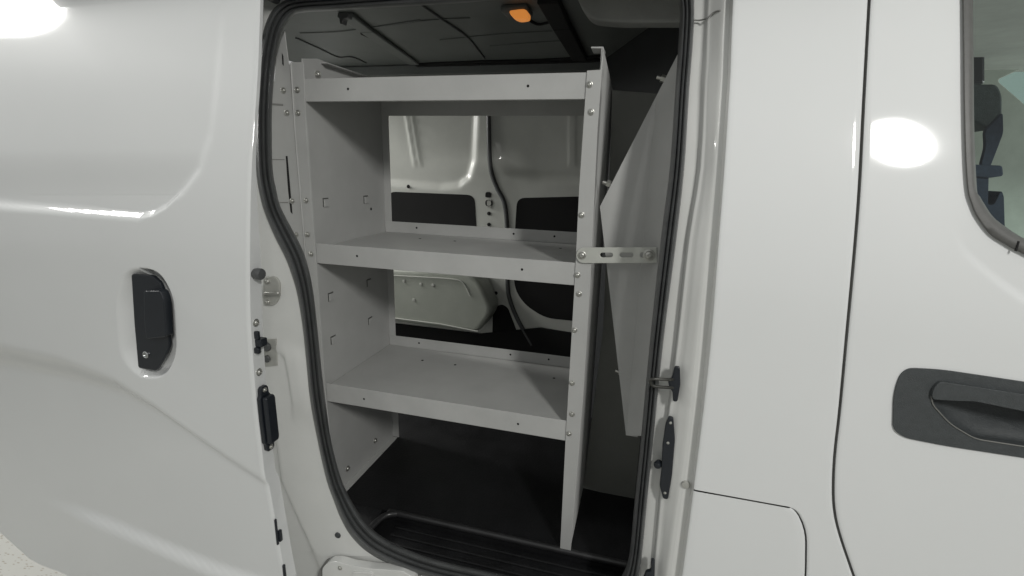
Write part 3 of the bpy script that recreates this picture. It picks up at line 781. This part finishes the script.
# shelves: front lip with a folded ledge, tray, back lip
def shelf(tl, tr, bl, br, back_up, tray_top, holes, label):
    a, b_ = at(*tl, YF), at(*tr, YF); c_, d_ = at(*bl, YF), at(*br, YF)
    z1 = (a.z + b_.z) / 2; z0 = (c_.z + d_.z) / 2; x0, x1 = XL + .001, XR2 - .004
    bm = bmesh.new()
    add_box(bm, x0, x1 - .012, YF, YF + .002, z0, z1)                        # front lip
    add_box(bm, x0, x1 - .012, YF + .002, YF + .014, z0, z0 + .002)              # return under the lip
    zt = z1 - tray_top
    add_box(bm, x0, x1, YF + .0022, YB - .0035, zt - .002, zt)           # tray
    if back_up > 0: add_box(bm, x0, x1 + .0, YB - .0060, YB - .0040, zt + .0002, zt + back_up)
    else: add_box(bm, x0, x1 + .0, YB - .0060, YB - .0040, zt + back_up, zt - .0022)
    spots = [Vector((at(q[0], q[1], YF).x, YF, at(q[0], q[1], YF).z)) for q in holes]
    hole_discs(bm, spots, (0, -1, 0), .0032, 1)
    if back_up > 0:
        hole_discs(bm, [Vector((x0 + (x1 - x0) * t, YB - .006, zt + back_up * .55)) for t in (.16, .62, .80)], (0, -1, 0), .0035, 1)
        hole_discs(bm, [Vector((x0 + (x1 - x0) * t, YB - .10, zt)) for t in (.24, .40, .85)], (0, 0, 1), .0045, 1)
    ob = frombm('shelf', bm, [LEDGE, BLACK], unit); ob['label'] = label; bevel(ob, .0008, 2, 60); return ob, z0, z1
s1 = shelf((304.5, 78.5), (585.5, 72.6), (304.5, 102), (585.5, 98.5), -.047, .003, [(348, 89), (528, 86), ], 'top shelf with a folded front lip')
s2 = shelf((315, 243.7), (576, 262.4), (315, 263.6), (574, 284.6), .036, .012, [(357, 256), (522, 269.5)], 'middle shelf with an upturned back lip')
s3 = shelf((325, 383), (564.5, 420.7), (325.6, 401.3), (564.5, 440), .036, .012, [(364, 399), (518, 424)], 'lowest shelf with an upturned back lip')
# bolts
yb = YF - .004
for q in ((297.5, 90), (298, 113), (306, 200.5), (307.5, 234.5), (311, 254)): bolt(unit, at(q[0], q[1], yb))
for q in ((589.5, 84.5), (591, 112), (581.5, 215), (577.5, 275), (579, 294), (574.5, 330), (572, 383), (572, 414), (569, 433.5)): bolt(unit, at(q[0], q[1], yb), r=.0052)
for q in ((318, 74.5),): bolt(unit, at(q[0], q[1], YF + .05), r=.007)
for q in ((375, 440.5), (347.5, 468.5)):
    p = atx(q[0], q[1], XL); bolt(unit, p, (1, 0, 0), .007)
for q in ((387, 205), (387, 212), (371, 209), (395.5, 417), (395, 423)):
    bm = bmesh.new(); hole_discs(bm, [atx(q[0], q[1], XL)], (1, 0, 0), .0045, 0)
    frombm('screw_hole', bm, BLACK, endL)

# second unit to the left of the post: only its front flange shows behind the seal
nb = thing('shelving_unit', 'grey steel panel with pointed top left of the three ledge shelving', 'shelving unit', (XL - .1, YF, ZF))
slab('front_flange', [(283, 31), (284.5, 31), (288.5, 63), (290.3, 66), (294.6, 133), (304.6, 252), (314, 380), (316, 392), (285, 392), (262, 300), (262, 82), (274, 81), (275.5, 60)], YF - .001, .003, GREY, nb, .001)
slab('slot', [(285.7, 156), (287.3, 156), (290.5, 193), (292.3, 214), (290.5, 212), (288, 190)], YF - .0018, .001, BLACK, nb)
slab('slot', [(281.8, 53), (283.2, 56), (283.6, 66), (282.2, 64)], YF - .0018, .001, BLACK, nb)
slab('seam', [(270, 103), (283, 104), (283, 106), (270, 105)], YF - .0018, .001, GAP, nb)
slab('seam', [(270, 159), (284.5, 159.3), (284.5, 160), (270, 160)], YF - .0018, .001, GAP, nb)
slab('seam', [(275, 202), (288, 202), (288, 203), (275, 203)], YF - .0018, .001, GAP, nb)
for q in ((283.5, 90.5), (287, 113), (292, 201), (296, 234.5)): bolt(nb, at(q[0], q[1], YF - .001))

# ================================================================== CAB PARTITION, STRAP
part = thing('cab_partition', 'grey steel partition wing with an angled edge between shelving and door pillar', 'partition', (0.02, YF + .03, ZF))
wing = [(700, 14), (680.5, 50), (640, 127), (600, 206.5), (607, 256), (620, 337), (637.5, 437), (652, 438), (700, 438)]
YWG = YF + .035
shade_fold = at(643, 250, YWG); fdir = Vector((1, -1.3, 0)).normalized(); fnrm = Vector((fdir.y, -fdir.x, 0))  # made-up fold darkens the right part in place of the pillar's shadow
def on_shade_fold(px, py):
    d = ray(px, py); return EYE + d * ((shade_fold - EYE).dot(fnrm) / d.dot(fnrm))
best = min((abs(at(600 + 80.5 * t, 206.5 - 156.5 * t, YWG).x - shade_fold.x), t) for t in [k / 800 for k in range(801)])[1]
ft = (600 + 80.5 * best, 206.5 - 156.5 * best)
wl = [ft, (600, 206.5), (607, 256), (620, 337), (637.5, 437), (643, 437.6)]
wr = [ft, (680.5, 50), (686, 40), (684, 438), (643, 437.6)]
bm = bmesh.new()
A3 = [at(x, y, YWG) for x, y in wl]; B3 = [on_shade_fold(x, y) for x, y in wr]
A3[0].x = shade_fold.x; A3[-1].x = shade_fold.x
B3[0] = A3[0].copy(); B3[-1] = A3[-1].copy()
va = [bm.verts.new(q) for q in A3]; vb = [va[0]] + [bm.verts.new(q) for q in B3[1:-1]] + [va[-1]]
bm.faces.new(va); bm.faces.new(vb[::-1])
bmesh.ops.recalc_face_normals(bm, faces=bm.faces)
me_ = frombm('wing_panel', bm, GREY, part); sm = me_.modifiers.new('thickness', 'SOLIDIFY'); sm.thickness = .003; sm.offset = 0
slab('wing_flange', [ft, (600, 206.5), (601.0, 207.0), (ft[0] + 1.0, ft[1] + .5)], YWG, .012, GREY, part, .0005)
for q in ((608, 183.5), (662.5, 78.5), (620.5, 372)):
    p = at(q[0], q[1], YWG + .014)
    tube('bolt', [p + Vector((.012, 0, -.004)), p + Vector((-.012, 0, .003))], .0045, STEEL, part, 8)
    tube('nut', [p + Vector((.006, 0, -.002)), p + Vector((-.003, 0, .001))], .0082, STEEL, part, 6)
slab('centre_panel', [(612, 90), (690, 96), (690, 300), (662, 440), (645, 503.5), (583, 488), (595, 393), (603, 330), (609.5, 180)], .47, .004, mat('partition_grey', (.17, .175, .16), .55, noise=.08, nscale=8), part, .001)
bm = bmesh.new()
A_, B_ = Vector((.07, .40, 0)), Vector((-.205, YW - .005, 0)); n_ = Vector((.02, .006, 0))
vs = [bm.verts.new(q + Vector((0, 0, z))) for z in (ZF + .001, ZC - .001) for q in (A_, B_, B_ + n_, A_ + n_)]
for f in ((0, 1, 2, 3), (4, 7, 6, 5), (0, 4, 5, 1), (1, 5, 6, 2), (2, 6, 7, 3), (3, 7, 4, 0)): bm.faces.new([vs[i] for i in f])
frombm('dark_closure_panel', bm, mat('dark_closure_black', (.014, .016, .017), .7, noise=.15, nscale=10), part)  # black panel added to close off the cab and keep it dark

ys = YF - .010
strap = thing('slotted_strap', 'short zinc plated slotted strap bolted from shelf post to partition', 'bracket', (at(578, 256, ys)))
strap.location = (0, 0, 0)
def pill(x0, x1, yc, h, n=8):
    out = []
    for k in range(n + 1):
        a = math.pi / 2 + math.pi * k / n; out.append((x0 + h * math.cos(a), yc - h * math.sin(a)))
    for k in range(n + 1):
        a = -math.pi / 2 + math.pi * k / n; out.append((x1 + h * math.cos(a), yc - h * math.sin(a)))
    return out
so = [(656.5, 247), (657, 263.3)] + [(x, y + .0) for x, y in reversed([(584 + 7.8 * math.cos(math.pi / 2 + math.pi * k / 10), 255.4 - 7.8 * math.sin(math.pi / 2 + math.pi * k / 10)) for k in range(11)])][0:0]
so = [(656.5, 247.3), (657, 263), (584, 263.2)] + [(584 + 7.8 * math.cos(-math.pi / 2 - math.pi * k / 10), 255.4 - 7.8 * math.sin(-math.pi / 2 - math.pi * k / 10)) for k in range(1, 10)] + [(584, 247.6)]
slab('strap_plate', so, ys, .003, STRAP, strap, .0008, holes=[pill(602.5, 610.5, 255, 2.4), pill(622, 631, 255, 2.4), pill(642.5, 646, 255, 2.6)])
bolt(strap, at(582, 255.2, ys), r=.007); bolt(strap, at(649, 255, ys), r=.0095)

# ================================================================== GROUND
bm = bmesh.new(); add_box(bm, -14, 10, -10, 12, -.05, 0)
gr = frombm('floor', bm, FLOORM); gr['kind'] = 'structure'

# ================================================================== LIGHT
W = bpy.data.worlds.new('World'); S.world = W; W.use_nodes = True
nt = W.node_tree; bg = nt.nodes['Background']
tc = nt.nodes.new('ShaderNodeTexCoord'); sx = nt.nodes.new('ShaderNodeSeparateXYZ'); rp = nt.nodes.new('ShaderNodeValToRGB')
mr = nt.nodes.new('ShaderNodeMapRange'); mr.inputs['From Min'].default_value = -1; mr.inputs['From Max'].default_value = 1
els = rp.color_ramp.elements
els[0].position = 0.0; els[0].color = (.36, .36, .34, 1)
els[1].position = 1.0; els[1].color = (.70, .71, .69, 1)
e = els.new(.48); e.color = (.42, .422, .416, 1)
e = els.new(.56); e.color = (.52, .525, .518, 1)
e = els.new(.64); e.color = (.60, .61, .60, 1)
nt.links.new(tc.outputs['Generated'], sx.inputs[0]); nt.links.new(sx.outputs['Z'], mr.inputs['Value'])
nt.links.new(mr.outputs['Result'], rp.inputs['Fac']); nt.links.new(rp.outputs['Color'], bg.inputs['Color'])
bg.inputs['Strength'].default_value = 0.66

def lamp(px, py, off, dist, r, power, tilt=None, up=None, wide=.70):
    """round high-bay lamp standing where the body side mirrors it at a pixel"""
    p = on(px, py, off)
    sl = .76 * max(0, p.z - 1.3) if up is None else up
    n = Vector((0, -1, sl)).normalized()
    d = (p - EYE).normalized(); rf = d - 2 * d.dot(n) * n
    loc = p + rf * dist
    L = bpy.data.lights.new('ceiling_or_added_lamp', 'AREA'); L.shape = 'ELLIPSE'; L.size = 2 * r * wide; L.size_y = 2 * r * 1.1; L.energy = power; L.color = (1, .988, .955)
    o = bpy.data.objects.new('ceiling_or_added_lamp', L); COL.objects.link(o); o.location = loc
    o.rotation_euler = (loc - (tilt or Vector((-.3, .1, 1.2)))).to_track_quat('Z', 'Y').to_euler()
    print('lamp', loc, rf)
    return o
def added_lamp(loc, r, power, aim):
    L = bpy.data.lights.new('ceiling_or_added_lamp', 'AREA'); L.shape = 'DISK'; L.size = 2 * r; L.energy = power; L.color = (1, .988, .955)
    o = bpy.data.objects.new('ceiling_or_added_lamp', L); COL.objects.link(o); o.location = loc
    o.rotation_euler = (Vector(loc) - aim).to_track_quat('Z', 'Y').to_euler()
lamp(898, 143, 0, 2.7, .235, 41, wide=.60)
lamp(12, -72, DOOR_OFF, 2.6, .24, 25)
lamp(108, 210, DOOR_OFF, 2.4, .24, 19, Vector((-1.2, 0, 1.2)), 1.06, 1.35)
added_lamp((3.4, .5, 1.5), .25, 30, Vector((.9, .9, 1.8)))  # unseen lamp added ahead of the van to brighten the cab lining
added_lamp((-3.4, .82, 2.3), .25, 45, Vector((-.5, 1.0, 1.2)))  # unseen lamp added behind the van to brighten the far wall

S.view_settings.view_transform = 'Standard'; S.view_settings.look = 'None'; S.view_settings.exposure = 0.12; S.view_settings.gamma = 1
